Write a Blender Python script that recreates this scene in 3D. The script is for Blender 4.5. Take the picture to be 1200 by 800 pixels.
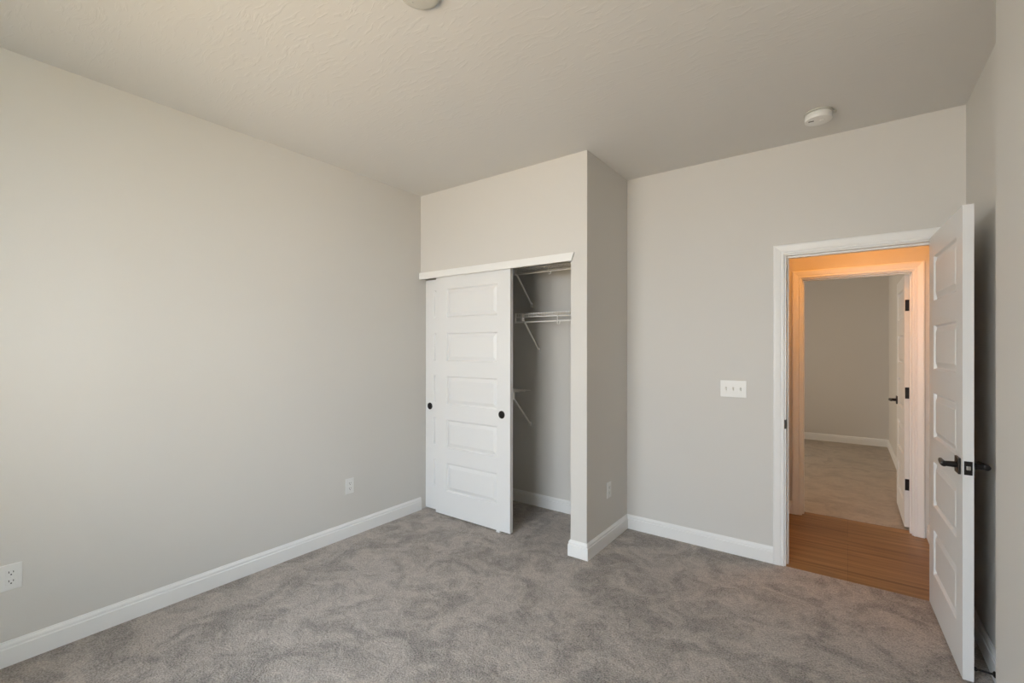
import bpy, bmesh, math, random
from mathutils import Vector, Matrix
S = bpy.context.scene
for o in list(bpy.data.objects):
    bpy.data.objects.remove(o, do_unlink=True)
C = S.collection

# ------------------------------------------------------------------ camera
YAW, PITCH, ROLL, FPX, CY, CAMZ = 0.6315, 0.0014, 0.0015, 538.2, 406.5, 1.417
cd = bpy.data.cameras.new('camera')
cam = bpy.data.objects.new('camera', cd)
C.objects.link(cam)
cam.location = (0, 0, CAMZ)
cam.rotation_euler = (math.pi / 2 + PITCH, -ROLL, YAW)
cd.sensor_fit = 'HORIZONTAL'
cd.sensor_width = 36.0
cd.lens = 36.0 * FPX / 1200.0
cd.shift_y = (CY - 400.0) / 1200.0
cd.clip_start = 0.02
S.camera = cam

# ------------------------------------------------------------------ exposure, world, lights
S.view_settings.view_transform = 'Standard'
S.view_settings.look = 'None'
S.view_settings.gamma = 1.0
S.view_settings.use_curve_mapping = False
S.view_settings.exposure = -0.04
w = bpy.data.worlds.new('sky'); S.world = w; w.use_nodes = True
wb = w.node_tree.nodes['Background']
wb.inputs[0].default_value = (0.90, 0.93, 1.0, 1); wb.inputs[1].default_value = 6.6


def area(name, loc, rot, sx, sy, power, col):
    l = bpy.data.lights.new(name, 'AREA'); l.shape = 'RECTANGLE'; l.size = sx; l.size_y = sy
    l.energy = power; l.color = col
    o = bpy.data.objects.new(name, l); C.objects.link(o); o.location = loc; o.rotation_euler = rot
    return o


R90 = math.pi / 2
# daylight just outside the bedroom window (in the wall behind the camera), pointing +Y into the room
area('window_daylight', (-1.40, -2.10, 2.55), (math.radians(62), 0, 0), 3.4, 2.4, 570, (0.68, 0.83, 0.99))
# light thrown up through the same window by the sunlit ground outside
area('sunlit_ground_bounce', (-1.40, -2.6, 0.30), (math.radians(118), 0, 0), 4.2, 2.4, 395, (1.0, 0.71, 0.31))
# daylight and ground light outside the side window (right wall, behind the camera), pointing -X
area('side_window_daylight', (1.25, -0.62, 2.30), (math.radians(66), 0, R90), 2.4, 1.8, 90, (0.40, 0.76, 1.0))
area('side_ground_bounce', (1.8, -0.62, 0.30), (math.radians(118), 0, R90), 2.6, 2.2, 250, (1.0, 0.86, 0.45))
# daylight outside the far room's window (in its left wall), pointing +X
area('far_window_daylight', (-3.42, 6.6, 1.45), (R90, 0, -R90), 1.6, 1.3, 34, (1.0, 0.62, 0.15))

# sky portals in the three window openings
for nm_, loc_, rot_, sx_, sy_ in (('sky_portal', (-1.40, -1.275, 1.42), (R90, 0, 0), 1.70, 1.40), ('sky_portal', (0.565, -0.62, 1.42), (R90, 0, R90), 0.80, 1.40),
                                  ('sky_portal', (-3.325, 6.6, 1.45), (R90, 0, -R90), 1.70, 1.40)):
    area(nm_, loc_, rot_, sx_, sy_, 1, (1, 1, 1)).data.cycles.is_portal = True

# ------------------------------------------------------------------ dimensions
H = 2.74
XL, XR, XN = -3.022, 0.5175, 0.440       # left wall, wall behind the open door, near right wall
YC, YF, YB = 2.774, 3.464, -1.15         # closet front, far wall, wall behind the camera
XP, XO = -1.408, -1.530                  # closet pier right face / left face
T = 0.12
DX0, DX1, DZ = -0.325, 0.412, 2.018      # entry doorway clear opening
HY = 4.600                               # hall wall opposite
EX0, EX1, EZ = -0.314, 0.394, 2.000      # second doorway
FY = 8.50                                # far room end wall
FXR, FXL = 0.473, -3.20
HX0, HX1 = -0.425, 0.490
WX0, WX1, WZ0, WZ1 = -2.25, -0.55, 0.72, 2.12      # back window
SY0, SY1 = -1.02, -0.22                            # side window


# ------------------------------------------------------------------ materials
def mat(name, base, rough=0.6, metal=0.0, spec=0.5):
    m = bpy.data.materials.new(name); m.use_nodes = True
    b = m.node_tree.nodes['Principled BSDF']
    b.inputs['Base Color'].default_value = (*base, 1); b.inputs['Roughness'].default_value = rough
    b.inputs['Metallic'].default_value = metal; b.inputs['Specular IOR Level'].default_value = spec
    return m


def nodes(m):
    t = m.node_tree
    return t, t.nodes, t.links, t.nodes['Principled BSDF']


def paint(name, base, rough, scale, strength, dist=0.001, spec=0.3):
    m = mat(name, base, rough, spec=spec)
    t, n, l, b = nodes(m)
    tc = n.new('ShaderNodeNewGeometry')
    nz = n.new('ShaderNodeTexNoise'); nz.inputs['Scale'].default_value = scale; nz.inputs['Detail'].default_value = 3
    bp = n.new('ShaderNodeBump'); bp.inputs['Strength'].default_value = strength; bp.inputs['Distance'].default_value = dist
    l.new(tc.outputs['Position'], nz.inputs['Vector'])
    l.new(nz.outputs['Fac'], bp.inputs['Height']); l.new(bp.outputs['Normal'], b.inputs['Normal'])
    return m


M = {}
M['wall'] = paint('greige_wall_paint', (0.67, 0.65, 0.612), 0.62, 160, 0.25)
M['trim'] = mat('white_trim_paint', (0.85, 0.845, 0.825), 0.38)
M['door'] = paint('white_door_paint', (0.78, 0.78, 0.77), 0.42, 90, 0.08, spec=0.45)
M['plastic'] = mat('white_plastic', (0.80, 0.80, 0.78), 0.35)
M['cap'] = mat('offwhite_plate', (0.56, 0.55, 0.50), 0.5)
M['slot'] = mat('dark_slot', (0.035, 0.033, 0.03), 0.6)
M['black'] = mat('oil_black_metal', (0.022, 0.019, 0.018), 0.38, 0.6)
M['steel'] = mat('satin_nickel', (0.62, 0.60, 0.57), 0.3, 1.0)
M['wire'] = mat('white_coated_wire', (0.86, 0.84, 0.80), 0.35)
M['track'] = mat('aluminium_track', (0.45, 0.44, 0.42), 0.45, 0.8)

# ceiling with brushed stipple ridges
m = M['ceil'] = mat('stippled_ceiling_paint', (0.705, 0.695, 0.672), 0.8, spec=0.2)
t, n, l, b = nodes(m)
g = n.new('ShaderNodeNewGeometry')
n1 = n.new('ShaderNodeTexNoise'); n1.inputs['Scale'].default_value = 3.2; n1.inputs['Detail'].default_value = 2
vm = n.new('ShaderNodeVectorMath'); vm.operation = 'SCALE'; vm.inputs['Scale'].default_value = 0.16
va = n.new('ShaderNodeVectorMath'); va.operation = 'ADD'
mp = n.new('ShaderNodeMapping'); mp.inputs['Rotation'].default_value = (0, 0, 0.05); mp.inputs['Scale'].default_value = (14, 56, 8)
n2 = n.new('ShaderNodeTexNoise'); n2.inputs['Scale'].default_value = 1.0; n2.inputs['Detail'].default_value = 3; n2.inputs['Distortion'].default_value = 0.5
rp = n.new('ShaderNodeValToRGB'); rp.color_ramp.elements[0].position = 0.54; rp.color_ramp.elements[1].position = 0.64
bp = n.new('ShaderNodeBump'); bp.inputs['Strength'].default_value = 0.16; bp.inputs['Distance'].default_value = 0.003
l.new(g.outputs['Position'], n1.inputs['Vector']); l.new(n1.outputs['Color'], vm.inputs[0])
l.new(vm.outputs[0], va.inputs[1]); l.new(g.outputs['Position'], va.inputs[0])
l.new(va.outputs[0], mp.inputs['Vector']); l.new(mp.outputs[0], n2.inputs['Vector'])
l.new(n2.outputs['Fac'], rp.inputs[0]); l.new(rp.outputs[0], bp.inputs['Height']); l.new(bp.outputs[0], b.inputs['Normal'])


def carpet(name, dark, light):
    m = mat(name, light, 0.95, spec=0.08)
    t, n, l, b = nodes(m)
    b.inputs['Sheen Weight'].default_value = 0.25; b.inputs['Sheen Roughness'].default_value = 0.6
    g = n.new('ShaderNodeNewGeometry')
    # trodden and brushed patches of pile
    big = n.new('ShaderNodeTexNoise'); big.inputs['Scale'].default_value = 3.8; big.inputs['Detail'].default_value = 7
    big.inputs['Roughness'].default_value = 0.62; big.inputs['Distortion'].default_value = 1.1
    r1 = n.new('ShaderNodeValToRGB'); r1.color_ramp.elements[0].position = 0.40; r1.color_ramp.elements[1].position = 0.56
    mid = n.new('ShaderNodeTexNoise'); mid.inputs['Scale'].default_value = 14; mid.inputs['Detail'].default_value = 4; mid.inputs['Distortion'].default_value = 1.5
    r2 = n.new('ShaderNodeValToRGB'); r2.color_ramp.elements[0].position = 0.38; r2.color_ramp.elements[1].position = 0.64
    fine = n.new('ShaderNodeTexNoise'); fine.inputs['Scale'].default_value = 125; fine.inputs['Detail'].default_value = 3; fine.inputs['Roughness'].default_value = 0.7
    r3 = n.new('ShaderNodeValToRGB'); r3.color_ramp.elements[0].position = 0.34; r3.color_ramp.elements[1].position = 0.66
    for q in (big, mid, fine): l.new(g.outputs['Position'], q.inputs['Vector'])
    l.new(big.outputs['Fac'], r1.inputs[0]); l.new(mid.outputs['Fac'], r2.inputs[0]); l.new(fine.outputs['Fac'], r3.inputs[0])

    def mth(op, a, bb):
        q = n.new('ShaderNodeMath'); q.operation = op
        for i, s in enumerate((a, bb)):
            if isinstance(s, (int, float)): q.inputs[i].default_value = s
            else: l.new(s, q.inputs[i])
        return q.outputs[0]
    f = mth('ADD', mth('ADD', mth('MULTIPLY', r1.outputs[0], 0.26), mth('MULTIPLY', r2.outputs[0], 0.16)), mth('MULTIPLY', r3.outputs[0], 0.58))
    mx = n.new('ShaderNodeMix'); mx.data_type = 'RGBA'
    mx.inputs[6].default_value = (*dark, 1); mx.inputs[7].default_value = (*light, 1)
    l.new(f, mx.inputs[0]); l.new(mx.outputs[2], b.inputs['Base Color'])
    hb = mth('ADD', mth('MULTIPLY', r3.outputs[0], 0.6), mth('MULTIPLY', r2.outputs[0], 0.6))
    bp = n.new('ShaderNodeBump'); bp.inputs['Strength'].default_value = 0.8; bp.inputs['Distance'].default_value = 0.006
    l.new(hb, bp.inputs['Height']); l.new(bp.outputs[0], b.inputs['Normal'])
    return m


M['carpet'] = carpet('grey_cut_pile_carpet', (0.080, 0.067, 0.057), (0.66, 0.575, 0.50))
M['carpet2'] = carpet('beige_cut_pile_carpet', (0.26, 0.215, 0.165), (0.60, 0.51, 0.40))

# plank floor, boards running along X
m = M['wood'] = mat('oak_planks', (0.35, 0.2, 0.1), 0.42, spec=0.4)
t, n, l, b = nodes(m)
g = n.new('ShaderNodeNewGeometry')
bk = n.new('ShaderNodeTexBrick'); bk.inputs['Scale'].default_value = 1.0; bk.inputs['Brick Width'].default_value = 1.22; bk.offset = 0.37; bk.offset_frequency = 5; bk.squash = 1.0
bk.inputs['Row Height'].default_value = 0.165; bk.inputs['Mortar Size'].default_value = 0.0009
bk.inputs['Color1'].default_value = (0.36, 0.21, 0.085, 1); bk.inputs['Color2'].default_value = (0.30, 0.168, 0.064, 1)
bk.inputs['Mortar'].default_value = (0.17, 0.09, 0.04, 1)
mp = n.new('ShaderNodeMapping'); mp.inputs['Scale'].default_value = (1.3, 30, 1)
gr = n.new('ShaderNodeTexNoise'); gr.inputs['Scale'].default_value = 1; gr.inputs['Detail'].default_value = 6; gr.inputs['Distortion'].default_value = 0.6
cr = n.new('ShaderNodeValToRGB'); cr.color_ramp.elements[0].position = 0.3; cr.color_ramp.elements[0].color = (0.55, 0.50, 0.44, 1)
cr.color_ramp.elements[1].position = 0.7; cr.color_ramp.elements[1].color = (1.15, 1.12, 1.08, 1)
mx = n.new('ShaderNodeMix'); mx.data_type = 'RGBA'; mx.blend_type = 'MULTIPLY'; mx.inputs[0].default_value = 1.0
l.new(g.outputs['Position'], bk.inputs['Vector']); l.new(g.outputs['Position'], mp.inputs['Vector'])
l.new(mp.outputs[0], gr.inputs['Vector']); l.new(gr.outputs['Fac'], cr.inputs[0])
l.new(bk.outputs['Color'], mx.inputs[6]); l.new(cr.outputs[0], mx.inputs[7]); l.new(mx.outputs[2], b.inputs['Base Color'])

# window glass that lets shadow rays through
m = M['glass'] = bpy.data.materials.new('window_glass'); m.use_nodes = True
t = m.node_tree; n = t.nodes; l = t.links
n.remove(n['Principled BSDF'])
tr = n.new('ShaderNodeBsdfTransparent'); gl = n.new('ShaderNodeBsdfGlossy'); gl.inputs['Roughness'].default_value = 0.02
fr = n.new('ShaderNodeFresnel'); ms = n.new('ShaderNodeMixShader')
l.new(fr.outputs[0], ms.inputs[0]); l.new(tr.outputs[0], ms.inputs[1]); l.new(gl.outputs[0], ms.inputs[2])
l.new(ms.outputs[0], n['Material Output'].inputs['Surface'])
# lit lamp diffuser
m = M['lit'] = mat('lit_diffuser', (0.9, 0.8, 0.65), 0.5)
_b = m.node_tree.nodes['Principled BSDF']
_b.inputs['Emission Color'].default_value = (1.0, 0.36, 0.07, 1); _b.inputs['Emission Strength'].default_value = 2.0


# ------------------------------------------------------------------ mesh helpers
def new(): return bmesh.new()


def box(bm, x0, x1, y0, y1, z0, z1, bev=0.0):
    r = bmesh.ops.create_cube(bm, size=1.0)
    vs = r['verts']
    for v in vs:
        v.co = Vector(((x0 + x1) / 2 + v.co.x * (x1 - x0), (y0 + y1) / 2 + v.co.y * (y1 - y0), (z0 + z1) / 2 + v.co.z * (z1 - z0)))
    if bev > 0:
        es = list({e for v in vs for e in v.link_edges})
        bmesh.ops.bevel(bm, geom=es, offset=bev, segments=2, profile=0.6, affect='EDGES')


def tube(bm, pts, r, seg=8, cap=True):
    pts = [Vector(p) for p in pts]
    rings = []
    up = None
    for i, p in enumerate(pts):
        a = pts[max(i - 1, 0)]; c = pts[min(i + 1, len(pts) - 1)]
        d = (c - a).normalized()
        if up is None:
            up = Vector((0, 0, 1)) if abs(d.z) < 0.9 else Vector((1, 0, 0))
        s = d.cross(up).normalized(); up = s.cross(d).normalized()
        rr = r[i] if isinstance(r, (list, tuple)) else r
        rings.append([bm.verts.new(p + (s * math.cos(k * 2 * math.pi / seg) + up * math.sin(k * 2 * math.pi / seg)) * rr) for k in range(seg)])
    for A, B in zip(rings, rings[1:]):
        for k in range(seg):
            bm.faces.new((A[k], A[(k + 1) % seg], B[(k + 1) % seg], B[k]))
    if cap:
        bm.faces.new(rings[0][::-1]); bm.faces.new(rings[-1])


def lathe(bm, prof, seg=40, mtx=None):
    """prof: (radius, height) pairs spun round local Z."""
    rings = []
    for r, z in prof:
        if r < 1e-6:
            rings.append([bm.verts.new((0, 0, z))])
        else:
            rings.append([bm.verts.new((r * math.cos(2 * math.pi * k / seg), r * math.sin(2 * math.pi * k / seg), z)) for k in range(seg)])
    for A, B in zip(rings, rings[1:]):
        for k in range(seg):
            k2 = (k + 1) % seg
            if len(A) == 1 and len(B) == 1: continue
            if len(A) == 1: bm.faces.new((A[0], B[k], B[k2]))
            elif len(B) == 1: bm.faces.new((A[k], A[k2], B[0]))
            else: bm.faces.new((A[k], A[k2], B[k2], B[k]))
    vs = [v for q in rings for v in q]
    if mtx is not None:
        for v in vs: v.co = mtx @ v.co


def sweep(bm, prof, frames):
    """prof: list of (a,b); frames: list of functions (a,b)->Vector; closed profile, capped ends."""
    rings = [[bm.verts.new(f(a, b_)) for a, b_ in prof] for f in frames]
    k = len(prof)
    for A, B in zip(rings, rings[1:]):
        for i in range(k):
            bm.faces.new((A[i], A[(i + 1) % k], B[(i + 1) % k], B[i]))
    bm.faces.new(rings[0][::-1]); bm.faces.new(rings[-1])


def obj(name, bm, material, parent=None, smooth=False, loc=None):
    bmesh.ops.recalc_face_normals(bm, faces=bm.faces)
    me = bpy.data.meshes.new(name); bm.to_mesh(me); bm.free()
    if smooth:
        for p in me.polygons: p.use_smooth = True
    me.materials.append(M[material])
    o = bpy.data.objects.new(name, me); C.objects.link(o)
    if smooth:
        try:
            md = o.modifiers.new('auto', 'EDGE_SPLIT'); md.split_angle = math.radians(35)
        except Exception: pass
    if parent: o.parent = parent
    if loc: o.location = loc
    return o


def struct(name, bm, material, label=None):
    o = obj(name, bm, material); o['kind'] = 'structure'
    if label: o['label'] = label
    return o


def thing(name, label, cat, loc=(0, 0, 0), rotz=0.0, group=None, kind=None):
    o = bpy.data.objects.new(name, None); C.objects.link(o)
    o.empty_display_size = 0.05
    o.location = loc; o.rotation_euler = (0, 0, rotz); o['label'] = label
    if cat: o['category'] = cat
    if group: o['group'] = group
    if kind: o['kind'] = kind
    return o


def bx(*boxes):
    bm = new()
    for q in boxes: box(bm, *q)
    return bm


# ------------------------------------------------------------------ room shell
WY0, WY1 = YF + 0.0, YF + T
struct('floor', bx((XL - T, XR + T, YB - T, YF, -0.10, 0.0)), 'carpet', 'grey cut pile bedroom carpet')
struct('floor_hallway', bx((HX0 - T, HX1 + T, YF, HY + 0.115, -0.10, -0.002)), 'wood', 'oak plank hallway floor')
struct('floor_far_room', bx((FXL - T, FXR + T, HY + 0.115, FY + T, -0.10, 0.0)), 'carpet2', 'carpet of the room across the hallway')
struct('ceiling', bx((XL - T, XR + T, YB - T, YF + T, H, H + 0.1)), 'ceil', 'textured bedroom ceiling')
struct('ceiling_hallway', bx((HX0 - T, HX1 + T, YF + T, HY, H, H + 0.1)), 'ceil', 'hallway ceiling')
struct('ceiling_far_room', bx((FXL - T, FXR + T, HY, FY + T, H, H + 0.1)), 'ceil', 'ceiling of the room across the hallway')
struct('wall_left', bx((XL - T, XL, YB - T, YF + T, 0, H)), 'wall', 'long greige left wall')
struct('wall_closet', bx((XL, XO, YC, YC + 0.115, 2.045, H), (XO, XP, YC, YF, 0, H)), 'wall', 'closet front above the doors and closet end wall')
rx0, rx1 = DX0 - 0.018, DX1 + 0.018
struct('wall_far', bx((XL, rx0, YF, YF + T, 0, H), (rx1, XR + T, YF, YF + T, 0, H), (rx0, rx1, YF, YF + T, DZ + 0.018, H)), 'wall', 'far wall with the entry doorway')
struct('wall_right', bx((XR, XR + T, 2.42, YF, 0, H), (XN, XR + T, 2.30, 2.42, 0, H), (XN, XN + T, SY1, 2.30, 0, H), (XN, XN + T, YB - T, SY0, 0, H), (XN, XN + T, SY0, SY1, 0, WZ0), (XN, XN + T, SY0, SY1, WZ1, H)), 'wall', 'right wall, stepping forward beside the camera')
# wall behind the camera with the window opening
struct('wall_back', bx((XL, WX0, YB - T, YB, 0, H), (WX1, XN, YB - T, YB, 0, H), (WX0, WX1, YB - T, YB, 0, WZ0), (WX0, WX1, YB - T, YB, WZ1, H)), 'wall', 'wall behind the camera')
# hallway
struct('wall_hallway_left', bx((HX0 - T, HX0, YF + T, HY, 0, H)), 'wall')
struct('wall_hallway_right', bx((HX1, HX1 + T, YF + T, HY, 0, H)), 'wall')
ex0, ex1 = EX0 - 0.018, EX1 + 0.018
HT = 0.115
struct('wall_hallway_far', bx((FXL - T, ex0, HY, HY + HT, 0, H), (ex1, FXR + T, HY, HY + HT, 0, H), (ex0, ex1, HY, HY + HT, EZ + 0.018, H)), 'wall', 'hallway wall with the second doorway')
# room across
struct('wall_far_room_right', bx((FXR, FXR + T, HY + HT, FY + T, 0, H)), 'wall')
struct('wall_far_room_end', bx((FXL, FXR, FY, FY + T, 0, H)), 'wall')
struct('wall_far_room_left', bx((FXL - T, FXL, HY + HT, 5.75, 0, H), (FXL - T, FXL, 7.45, FY, 0, H), (FXL - T, FXL, 5.75, 7.45, 0, 0.75), (FXL - T, FXL, 5.75, 7.45, 2.15, H)), 'wall')


def window(name, x0, x1, y0, y1, z0, z1, axis):
    """double hung window; axis 'y': lies in a wall of constant y."""
    def B(bm, a0, a1, d0, d1, c0, c1, bev=0.0):
        if axis == 'y': box(bm, a0, a1, y0 + d0, y0 + d1, c0, c1, bev)
        else: box(bm, x0 + d0, x0 + d1, a0, a1, c0, c1, bev)
    a0, a1 = (x0, x1) if axis == 'y' else (y0, y1)
    r = thing(name, 'white framed window', None, kind='structure')
    bm = new(); f = 0.045
    B(bm, a0, a0 + f, 0.02, 0.10, z0, z1); B(bm, a1 - f, a1, 0.02, 0.10, z0, z1)
    B(bm, a0 + f, a1 - f, 0.02, 0.10, z0, z0 + f); B(bm, a0 + f, a1 - f, 0.02, 0.10, z1 - f, z1)
    am = (a0 + a1) / 2; B(bm, am - 0.03, am + 0.03, 0.02, 0.10, z0 + f, z1 - f)
    zm = (z0 + z1) / 2
    for p, q in ((a0 + f, am - 0.03), (am + 0.03, a1 - f)): B(bm, p, q, 0.03, 0.08, zm - 0.02, zm + 0.02)
    obj('window_frame', bm, 'trim', r)
    for p, q in ((a0 + f, am - 0.03), (am + 0.03, a1 - f)):
        for c, d in ((z0 + f, zm - 0.02), (zm + 0.02, z1 - f)):
            bm = new(); B(bm, p, q, 0.052, 0.056, c, d); obj('window_pane', bm, 'glass', r)


window('window_1', WX0, WX1, YB - T, YB, WZ0, WZ1, 'y')
window('window_2', XN, XN + T, SY0, SY1, WZ0, WZ1, 'x')
window('window_3', FXL - T, FXL, 5.75, 7.45, 0.75, 2.15, 'x')

# ------------------------------------------------------------------ baseboards and casings
BH, BT = 0.108, 0.015
BPROF = [(0, 0), (0.015, 0), (0.015, 0.076), (0.0140, 0.0785), (0.0105, 0.0800), (0.0100, 0.0870), (0.0115, 0.0885), (0.0110, 0.0925),
         (0.0085, 0.0985), (0.0050, 0.1025), (0.0045, 0.1060), (0.0030, BH), (0, BH)]


def baseboard(name, path, label=None, miter0=None, miter1=None):
    """path: list of 2D points along the wall face; room lies to the LEFT of travel. Mitred at corners."""
    P = [Vector(p) for p in path]
    fr = []
    for i, p in enumerate(P):
        d0 = (P[i] - P[i - 1]).normalized() if i > 0 else (P[1] - P[0]).normalized()
        d1 = (P[i + 1] - P[i]).normalized() if i < len(P) - 1 else d0
        n0 = Vector((-d0.y, d0.x)); n1 = Vector((-d1.y, d1.x))
        mv = (n0 + n1) / (1 + n0.dot(n1))
        fr.append(lambda a, b_, p=p, mv=mv: Vector((p.x + mv.x * a, p.y + mv.y * a, b_)))
    bm = new(); sweep(bm, BPROF, fr)
    return struct(name, bm, 'trim', label)


CW = 0.062
CPROF = [(0, 0), (0, 0.008), (0.003, 0.0105), (0.010, 0.0115), (0.014, 0.0095), (0.018, 0.0095), (0.023, 0.0125), (0.038, 0.0155),
         (0.050, 0.0175), (0.056, 0.0175), (0.060, 0.0155), (CW, 0.012), (CW, 0)]


def casing(name, x0, x1, zt, yf, s, label=None):
    fr = [lambda a, b_: Vector((x0 - a, yf + s * b_, 0.0)), lambda a, b_: Vector((x0 - a, yf + s * b_, zt + a)),
          lambda a, b_: Vector((x1 + a, yf + s * b_, zt + a)), lambda a, b_: Vector((x1 + a, yf + s * b_, 0.0))]
    bm = new(); sweep(bm, CPROF, fr)
    return struct(name, bm, 'trim', label)


def jamb(name, x0, x1, zt, y0, y1, stop0, stop1, label=None):
    bm = new(); k = 0.018; s = 0.011
    box(bm, x0 - k, x0, y0, y1, 0, zt + k); box(bm, x1, x1 + k, y0, y1, 0, zt + k); box(bm, x0, x1, y0, y1, zt, zt + k)
    box(bm, x0, x0 + s, stop0, stop1, 0, zt); box(bm, x1 - s, x1, stop0, stop1, 0, zt); box(bm, x0 + s, x1 - s, stop0, stop1, zt - s, zt)
    return struct(name, bm, 'trim', label)


REV = 0.009
# room to the left of travel
baseboard('baseboard_left', [(XL, YC + 0.004), (XL, YB)], 'white baseboard along the left wall')
baseboard('baseboard_closet_end', [(DX0 - REV - CW, YF), (XP, YF), (XP, YC), (XO, YC), (XO, YC + 0.10)][::1], 'white baseboard of the far wall wrapping the closet end wall')
baseboard('baseboard_closet', [(XO, YC + 0.10), (XO, YF), (XL, YF), (XL, YC + 0.115)], 'white baseboard inside the closet')
baseboard('baseboard_right', [(XN, YB), (XN, 2.42), (XR, 2.42), (XR, YF - 0.0)], 'white baseboard behind the open door')
baseboard('baseboard_back', [(XL + BT, YB), (XN - BT, YB)])
baseboard('baseboard_hallway_left', [(EX0 - REV - CW, HY), (HX0, HY), (HX0, YF + T)])
baseboard('baseboard_hallway_right', [(HX1, YF + T), (HX1, HY)])
baseboard('baseboard_far_room', [(FXR, HY + HT), (FXR, FY), (FXL, FY), (FXL, HY + HT)], 'white baseboard of the room across the hallway')

casing('trim_1', DX0 - REV, DX1 + REV, DZ + REV, YF, -1, 'white casing round the entry doorway')
casing('trim_2', DX0 - REV, DX1 + REV, DZ + REV, YF + T, 1, 'casing on the hallway side of the entry doorway')
jamb('trim_3', DX0, DX1, DZ, YF, YF + T, YF + 0.040, YF + 0.075, 'jambs and stops of the entry doorway')
casing('trim_4', EX0 - REV, EX1 + REV, EZ + REV, HY, -1, 'casing round the second doorway')
jamb('trim_5', EX0, EX1, EZ, HY, HY + HT, HY + 0.040, HY + 0.075, 'jambs and stops of the second doorway')
casing('trim_6', EX0 - REV, EX1 + REV, EZ + REV, HY + HT, 1)

# closet fascia hiding the sliding track: L-shaped board with a slanted right end
bm = new()
z0, z1, y0, y1 = 2.010, 2.066, YC - 0.020, YC - 0.0005
pf = [(XL + 0.001, z0), (-1.519, z0), (-1.498, z1), (XL + 0.001, z1)]
A = [bm.verts.new((x, y0, z)) for x, z in pf]; B_ = [bm.verts.new((x, y1, z)) for x, z in pf]
bm.faces.new(A); bm.faces.new(B_[::-1])
for i in range(4): bm.faces.new((A[i], B_[i], B_[(i + 1) % 4], A[(i + 1) % 4]))
bmesh.ops.bevel(bm, geom=list(bm.edges), offset=0.002, segments=2, affect='EDGES')
struct('trim_7', bm, 'trim', 'white fascia board above the sliding closet doors')
struct('trim_8', bx((XL + 0.001, XO - 0.001, YC + 0.012, YC + 0.10, 2.036, 2.0445), (XL + 0.001, XO - 0.001, YC + 0.012, YC + 0.014, 2.018, 2.036),
                    (XL + 0.001, XO - 0.001, YC + 0.056, YC + 0.058, 2.018, 2.036)), 'track', 'metal sliding track under the closet head')


# ------------------------------------------------------------------ five panel doors
PZ = [(0.209, 0.449), (0.573, 0.812), (0.939, 1.179), (1.303, 1.541), (1.670, 1.912)]


def panel_door(name, wdt, hgt, t, label, mtx, zoff=0.0, stile=0.124, left_stile=None):
    """local: X 0..w, Y 0..t (front face Y=0), Z 0..h"""
    bm = new()
    x0, x1 = (left_stile or stile), wdt - stile
    panels = [(a - zoff, c - zoff) for a, c in PZ]
    steps = [(0.0, 0.0), (0.003, 0.002), (0.009, 0.0125), (0.015, 0.0130), (0.040, 0.0030), (0.043, 0.0025)]

    def quad(p): bm.faces.new([bm.verts.new(q) for q in p])
    for side in (0, 1):
        Y = (lambda d: d) if side == 0 else (lambda d: t - d)
        quad([(0, Y(0), 0), (x0, Y(0), 0), (x0, Y(0), hgt), (0, Y(0), hgt)])
        quad([(x1, Y(0), 0), (wdt, Y(0), 0), (wdt, Y(0), hgt), (x1, Y(0), hgt)])
        zs = [0] + [z for p in panels for z in p] + [hgt]
        for i in range(0, len(zs), 2):
            quad([(x0, Y(0), zs[i]), (x1, Y(0), zs[i]), (x1, Y(0), zs[i + 1]), (x0, Y(0), zs[i + 1])])
        for a, c in panels:
            prev = None
            for o_, d in steps:
                r = [bm.verts.new(q) for q in ((x0 + o_, Y(d), a + o_), (x1 - o_, Y(d), a + o_), (x1 - o_, Y(d), c - o_), (x0 + o_, Y(d), c - o_))]
                if prev:
                    for k in range(4): bm.faces.new((prev[k], prev[(k + 1) % 4], r[(k + 1) % 4], r[k]))
                prev = r
            bm.faces.new(prev)
    quad([(0, 0, 0), (0, t, 0), (0, t, hgt), (0, 0, hgt)]); quad([(wdt, 0, 0), (wdt, t, 0), (wdt, t, hgt), (wdt, 0, hgt)])
    quad([(0, 0, 0), (wdt, 0, 0), (wdt, t, 0), (0, t, 0)]); quad([(0, 0, hgt), (wdt, 0, hgt), (wdt, t, hgt), (0, t, hgt)])
    bmesh.ops.remove_doubles(bm, verts=bm.verts, dist=1e-5)
    o = struct(name, bm, 'door', label)
    o.matrix_world = mtx
    return o


def child(name, bm, material, parent, smooth=False, label=None):
    o = obj(name, bm, material, parent, smooth)
    if label: o['label'] = label
    return o


def finger_pull(parent, x, z, sgn=0):
    bm = new()
    # ring standing on the face at local y=0, pointing -Y, with a dished centre
    mt = Matrix.Translation((x, 0, z)) @ Matrix.Rotation(R90, 4, 'X')
    lathe(bm, [(0.0, 0.0006), (0.020, 0.0006), (0.023, 0.003), (0.027, 0.0038), (0.0295, 0.002), (0.030, 0.0)], 36, mt)
    child('finger_pull', bm, 'black', parent, True, 'round black recessed finger pull')


CW_D = 0.789
d = panel_door('door_1', CW_D, 2.014, 0.035, 'front white five panel sliding closet door', Matrix.Translation((-2.846, YC + 0.016, 0.012)), 0.012)
finger_pull(d, CW_D - 0.081, 0.892)
d = panel_door('door_2', 0.765, 1.996, 0.035, 'rear sliding closet door, mostly hidden behind the front one', Matrix.Translation((XL + 0.003, YC + 0.060, 0.012)), 0.012, 0.124, 0.100)
finger_pull(d, 0.054, 0.892)


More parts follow.
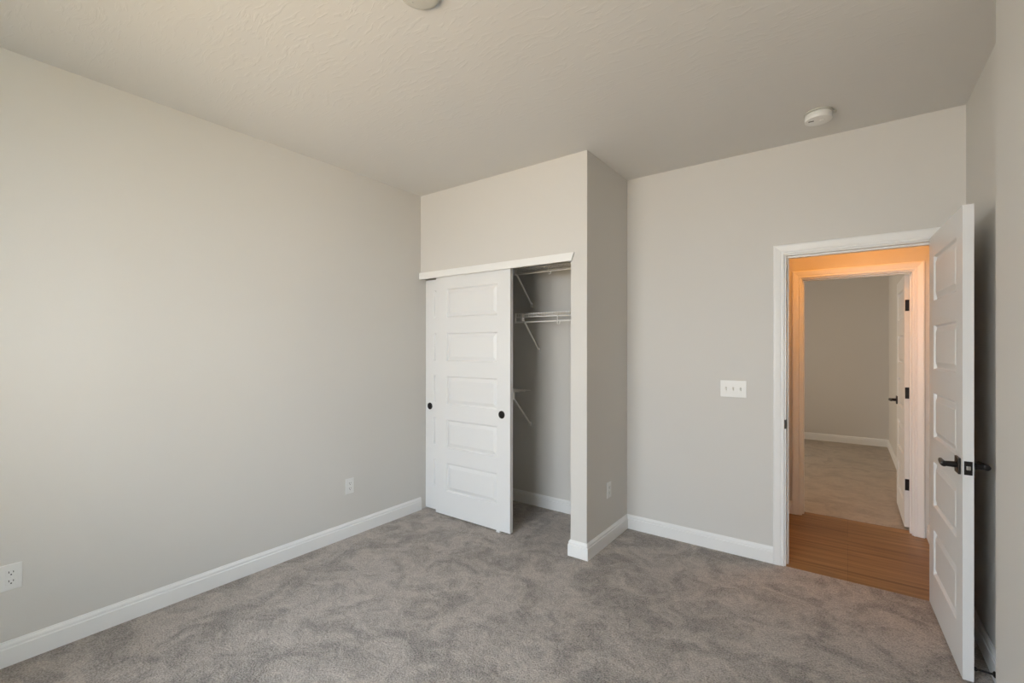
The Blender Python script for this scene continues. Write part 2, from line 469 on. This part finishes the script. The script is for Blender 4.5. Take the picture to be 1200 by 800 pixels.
def lever(parent, x, z, y, s, dirx):
    """lever set on the face at local y, pointing s (-1 front, +1 back), bar running along dirx."""
    hx = 0.035
    root_bm = new(); ya, yb = sorted((y, y + s * 0.009)); box(root_bm, x - hx, x + hx, ya, yb, z - hx, z + hx, 0.0025)
    root = child('door_handle', root_bm, 'black', parent, False, 'black lever handle on a square rosette')
    bm = new()
    tube(bm, [(x, y + s * 0.008, z), (x, y + s * 0.050, z)], [0.0135, 0.0115], 16)
    obj('neck', bm, 'black', root, True)
    bm = new()
    tube(bm, [(x - dirx * 0.012, y + s * 0.050, z), (x - dirx * 0.010, y + s * 0.050, z), (x + dirx * 0.020, y + s * 0.051, z), (x + dirx * 0.060, y + s * 0.049, z),
              (x + dirx * 0.092, y + s * 0.046, z), (x + dirx * 0.100, y + s * 0.044, z)],
         [0.007, 0.0125, 0.0120, 0.0095, 0.0075, 0.004], 14)
    obj('lever', bm, 'black', root, True)


def hinge(parent, x, y, z, leaf):
    bm = new()
    tube(bm, [(x, y, z - 0.044), (x, y, z + 0.044)], 0.0065, 12)
    lathe(bm, [(0, 0.052), (0.0045, 0.050), (0.007, 0.044)], 12, Matrix.Translation((x, y, z)))
    box(bm, *leaf[0:4], z - 0.044, z + 0.044, 0.0)
    child('door_hinge', bm, 'black', parent, False, 'black butt hinge')


# entry door: hinged at the right jamb, opened into the room. local X from hinge edge to latch edge.
DW = 0.728
hx, hy = 0.3660, 3.4330          # hinge-side corner of the visible (hall) face
tx, ty = 0.3935, 2.7040
ang = math.atan2(ty - hy, tx - hx)
# local +X -> along the door towards camera; local +Y should point to +X world side (away from viewer): right-handed with Z up
mt = Matrix.Translation((hx, hy, 0.014)) @ Matrix.Rotation(ang, 4, 'Z')
d3 = panel_door('door_3', DW, 2.012, 0.035, 'white five panel entry door standing open into the room', mt, 0.014, 0.112)
lever(d3, DW - 0.062, 0.896, 0.0, -1, -1)
lever(d3, DW - 0.062, 0.896, 0.035, 1, -1)
bm = bx((DW - 0.0005, DW + 0.0015, 0.0045, 0.0305, 0.896 - 0.029, 0.896 + 0.029, 0.0))
lp = child('latch_plate', bm, 'black', d3, False, 'black latch face plate')
bm = new(); box(bm, DW + 0.0005, DW + 0.009, 0.011, 0.024, 0.889, 0.905, 0.002); obj('latch_bolt', bm, 'steel', lp)['label'] = 'silver latch bolt'
for zz in (0.22, 1.01, 1.80):
    hinge(d3, -0.006, 0.041, zz, (-0.0025, -0.0003, 0.004, 0.036))

# door of the room across: hinged at the right, opened 90 degrees into that room
DW2 = 0.700
mt = Matrix.Translation((EX1 - 0.0015 - 0.035 + 0.0, HY + HT + 0.012, 0.020)) @ Matrix.Rotation(R90, 4, 'Z') @ Matrix.Scale(-1, 4, (0, 1, 0))
d4 = panel_door('door_4', DW2, 1.972, 0.035, 'white five panel door of the room across the hallway', Matrix.Translation((EX1 - 0.0015, HY + HT + 0.012, 0.020)) @ Matrix.Rotation(R90, 4, 'Z'), 0.035, 0.112)
# here local Y 0 is the face towards the side wall, local Y 0.035 faces the opening
lever(d4, DW2 - 0.062, 0.935, 0.035, 1, -1)
lever(d4, DW2 - 0.062, 0.935, 0.0, -1, -1)
for zz in (0.330, 1.047, 1.733):
    bm = new()
    box(bm, -0.0030, -0.0003, 0.0008, 0.0310, zz - 0.044, zz + 0.044)
    box(bm, -0.048, -0.008, -0.0014, 0.0006, zz - 0.044, zz + 0.044)
    tube(bm, [(-0.006, -0.004, zz - 0.046), (-0.006, -0.004, zz + 0.046)], 0.006, 12)
    child('door_hinge', bm, 'black', d4, False, 'black butt hinge')

# strike plate on the left jamb of the entry doorway
bm = bx((DX0 - 0.0125, DX0 + 0.0012, YF - 0.0014, YF - 0.0002, 0.892, 0.950), (DX0 + 0.0002, DX0 + 0.0014, YF - 0.0002, YF + 0.036, 0.892, 0.950))
sp = obj('strike_plate', bm, 'black'); sp['label'] = 'small black strike plate on the left jamb of the entry doorway'; sp['category'] = 'strike plate'


# ------------------------------------------------------------------ wire closet shelves
def wire_shelf(label, x0, x1, z, brackets, hooks, end_left=False, end_right=False):
    r = thing('wire_shelf', label, 'shelf', ((x0 + x1) / 2, YF - 0.14, z), 0, 'white wire shelves in the closet')
    ox, oy, oz = r.location
    yb, yf = YF - 0.004, YF - 0.285

    def P(x, y, zz): return (x - ox, y - oy, zz - oz)
    bm = new()
    rw = 0.0036
    for (yy, zz, rr) in ((yb - 0.004, z - 0.004, 0.0040), (YF - 0.10, z - 0.005, rw), (YF - 0.19, z - 0.005, rw), (yf, z - 0.001, 0.0046), (yf - 0.001, z - 0.030, 0.0050)):
        tube(bm, [P(x0, yy, zz), P(x1, yy, zz)], rr, 6)
    obj('rail', bm, 'wire', r)
    bm = new()
    n_ = int((x1 - x0 - 0.02) / 0.0254)
    for i in range(n_ + 1):
        x = x0 + 0.01 + i * (x1 - x0 - 0.02) / n_
        tube(bm, [P(x, yb - 0.004, z), P(x, yf - 0.003, z + 0.0015), P(x, yf - 0.0045, z - 0.002), P(x, yf - 0.0045, z - 0.031)], 0.0023, 5)
    obj('cross_wires', bm, 'wire', r)
    bm = new()
    tube(bm, [P(x0, yf - 0.004, z - 0.072), P(x1, yf - 0.004, z - 0.072)], 0.0062, 8)
    for e, x in ((end_left, x0 + 0.004), (end_right, x1 - 0.004)):
        if e: box(bm, x - ox - 0.005, x - ox + 0.005, yf - 0.011 - oy, yf + 0.004 - oy, -0.079, 0.004, 0.001)
    obj('hanging_rod', bm, 'wire', r)
    for xt, xf in brackets:
        bm = new()
        top = Vector(P(xt, yf + 0.004, z - 0.036)); foot = Vector(P(xf, YF - 0.010, z - 0.300))
        tube(bm, [top, foot], 0.0072, 8)
        bm2 = bm
        box(bm2, xt - ox - 0.010, xt - ox + 0.010, yf - 0.010 - oy, yf + 0.022 - oy, -0.062, 0.002, 0.002)
        fx = xf - ox
        box(bm2, fx - 0.012, fx + 0.012, YF - 0.014 - oy, YF - 0.0005 - oy, -0.325, -0.288, 0.003)
        b_ = obj('support_bracket', bm2, 'wire', r)
        bm = new(); lathe(bm, [(0, 0.003), (0.004, 0.002), (0.005, 0.0)], 12, Matrix.Translation((fx, YF - 0.014 - oy, -0.316)) @ Matrix.Rotation(R90, 4, 'X'))
        obj('screw', bm, 'steel', b_)
    for xh in hooks:
        bm = new(); pts = [P(xh, yf - 0.003, z + 0.002), P(xh, yf - 0.009, z - 0.03), P(xh + 0.004, yf - 0.016, z - 0.06)]
        for k in range(9):
            a = math.radians(150 + k * 30)
            pts.append(P(xh + 0.010 + 0.012 * math.cos(a), yf - 0.010, z - 0.083 + 0.016 * math.sin(a)))
        tube(bm, pts, 0.0036, 6)
        obj('rod_hook', bm, 'wire', r)
    return r


wire_shelf('long white wire shelf just below the closet head, topmost of three', XL + 0.002, XO - 0.002, 2.110, [(-2.300, -2.311), (-2.93, -2.93)], [-1.955])
wire_shelf('short white wire shelf at mid height on the right of the closet', -2.290, XO - 0.002, 1.704, [(-2.222, -2.233)], [-1.870], end_left=True)
wire_shelf('low white wire shelf ending behind the closet door edge', XL + 0.002, -2.318, 1.034, [(-2.322, -2.324), (-2.93, -2.93)], [-2.7], end_right=True)


# ------------------------------------------------------------------ outlets, switches
def placed(name, label, cat, loc, rz, group=None):
    return thing(name, label, cat, loc, rz, group)


def outlet(label, loc, rz):
    """local: plate faces -Y"""
    r = placed('power_outlet', label, 'outlet', loc, rz, 'white duplex outlets low on the walls')
    bm = new(); box(bm, -0.035, 0.035, -0.0055, -0.0002, -0.0572, 0.0572, 0.002); obj('cover_plate', bm, 'plastic', r)
    for s in (-1, 1):
        bm = new(); z = s * 0.0195
        box(bm, -0.0165, 0.0165, -0.0072, -0.0050, z - 0.0142, z + 0.0142, 0.001)
        rc = obj('receptacle', bm, 'plastic', r)
        bm = new()
        box(bm, -0.0082, -0.0058, -0.0077, -0.0068, z - 0.001, z + 0.008)
        box(bm, 0.0058, 0.0082, -0.0077, -0.0068, z - 0.0005, z + 0.007)
        lathe(bm, [(0, 0.0005), (0.0028, 0.0005), (0.0028, 0)], 12, Matrix.Translation((0, -0.0072, z - 0.0078)) @ Matrix.Rotation(R90, 4, 'X'))
        obj('slots', bm, 'slot', rc)
    bm = new(); lathe(bm, [(0, 0.0012), (0.003, 0.0006), (0.0034, 0)], 12, Matrix.Translation((0, -0.0055, 0)) @ Matrix.Rotation(R90, 4, 'X'))
    obj('screw', bm, 'plastic', r)
    return r


outlet('white outlet on the left wall at the left edge of the photo', (XL, 0.337, 0.390), R90)
outlet('white outlet on the left wall near the closet', (XL, 2.067, 0.378), R90)
outlet('white outlet on the shaded side of the closet end wall', (XP, 3.122, 0.383), R90)

r = placed('light_switch', 'three gang white toggle switch plate left of the entry doorway', 'light switch', (-0.6385, YF, 1.1355), 0)
bm = new(); box(bm, -0.082, 0.082, -0.0055, -0.0002, -0.0572, 0.0572, 0.002); obj('cover_plate', bm, 'plastic', r)
for i in (-1, 0, 1):
    x = i * 0.046
    bm = new(); box(bm, x - 0.0052, x + 0.0052, -0.0060, -0.0050, -0.0120, 0.0120); sl = obj('toggle_slot', bm, 'cap', r)
    bm = new(); tube(bm, [(x, -0.004, 0.0), (x, -0.0185, -0.0085)], [0.0046, 0.0036], 8); obj('toggle', bm, 'plastic', sl)
    for z in (-0.030, 0.030):
        bm = new(); lathe(bm, [(0, 0.0012), (0.003, 0.0006), (0.0034, 0)], 12, Matrix.Translation((x, -0.0055, z)) @ Matrix.Rotation(R90, 4, 'X'))
        obj('screw', bm, 'plastic', r)

# smoke detector
r = placed('smoke_detector', 'round white smoke detector on the ceiling near the entry doorway', 'smoke detector', (-0.135, 3.095, H), 0)
bm = new(); lathe(bm, [(0, -0.0002), (0.068, -0.0002), (0.070, -0.004), (0.070, -0.010), (0, -0.010)], 44)
box(bm, 0.045, 0.084, 0.010, 0.040, -0.010, -0.0004, 0.002)
obj('mounting_base', bm, 'cap', r, True)
bm = new(); lathe(bm, [(0.060, -0.0102), (0.0640, -0.012), (0.0655, -0.017), (0.0625, -0.0175), (0.0625, -0.0205), (0.0655, -0.021), (0.0655, -0.026),
                       (0.0625, -0.0265), (0.0625, -0.0295), (0.0655, -0.030), (0.0655, -0.043), (0.0640, -0.0465), (0.060, -0.0478), (0.030, -0.0485), (0, -0.049)], 44)
obj('housing', bm, 'plastic', r, True)
bm = new(); box(bm, -0.046, -0.020, -0.020, -0.012, -0.0500, -0.0472, 0.0008); obj('sensor_slot', bm, 'slot', r)
bm = new(); lathe(bm, [(0.013, -0.048), (0.013, -0.0505), (0.011, -0.0515), (0, -0.0515)], 20, Matrix.Translation((0.018, 0.0, 0))); obj('test_button', bm, 'plastic', r, True)

# blank cover on the ceiling box
r = placed('ceiling_cover_plate', 'plain round white cover plate on the ceiling at the top edge of the photo', 'cover plate', (-1.289, 1.176, H), 0)
bm = new(); lathe(bm, [(0, -0.0002), (0.071, -0.0002), (0.0735, -0.004), (0.072, -0.013), (0.067, -0.0165), (0.055, -0.0180), (0, -0.019)], 48)
obj('plate', bm, 'cap', r, True)
for s in (-1, 1):
    bm = new(); lathe(bm, [(0.0045, -0.0185), (0.0040, -0.0200), (0, -0.0205)], 12, Matrix.Translation((s * 0.042, 0, 0))); obj('screw', bm, 'cap', r, True)

# door stop on the baseboard behind the entry door
r = placed('door_stop', 'thin black door stop on the baseboard behind the open entry door', 'door stop', (XR - BT, 2.765, 0.043), 0)
bm = new(); RX = Matrix.Rotation(-R90, 4, 'Y')
lathe(bm, [(0, 0.0005), (0.013, 0.0005), (0.013, 0.004), (0.008, 0.008), (0, 0.008)], 20, RX); obj('mounting_flange', bm, 'black', r, True)
bm = new(); lathe(bm, [(0.0055, 0.007), (0.0042, 0.012), (0.0038, 0.058)], 16, RX); obj('rod', bm, 'black', r, True)
bm = new(); lathe(bm, [(0, 0.056), (0.007, 0.056), (0.0078, 0.059), (0.0075, 0.066), (0.004, 0.068), (0, 0.068)], 16, RX); obj('rubber_tip', bm, 'black', r, True)

# floor guide between the sliding doors
r = placed('floor_guide', 'small white plastic guide under the front sliding closet door', 'door guide', (-2.17, YC + 0.053, 0.0), 0)
bm = new(); box(bm, -0.018, 0.018, -0.045, 0.045, 0.0, 0.004, 0.001); obj('foot', bm, 'plastic', r)
bm = new(); box(bm, -0.015, 0.015, -0.0405, -0.0385, 0.004, 0.022); obj('guide_blade', bm, 'plastic', r)

# hallway ceiling light (out of the camera's view; its warm light is what tints the hallway)
r = placed('ceiling_light', 'round warm flush light on the hallway ceiling', 'ceiling light', (0.02, 3.84, H), 0)
bm = new(); lathe(bm, [(0, -0.0003), (0.150, -0.0003), (0.150, -0.030), (0.142, -0.030), (0.142, -0.012), (0, -0.012)], 40); obj('light_rim', bm, 'trim', r, True)
bm = new(); lathe(bm, [(0.140, -0.020), (0.135, -0.045), (0.10, -0.062), (0.05, -0.070), (0, -0.072)], 40); obj('diffuser', bm, 'lit', r, True)
L = bpy.data.lights.new('hallway_bulb', 'AREA'); L.shape = 'DISK'; L.size = 0.26; L.energy = 9.0; L.color = (1.0, 0.38, 0.065)
lo = bpy.data.objects.new('hallway_bulb', L); C.objects.link(lo); lo.parent = r; lo.location = (0, 0, -0.078)
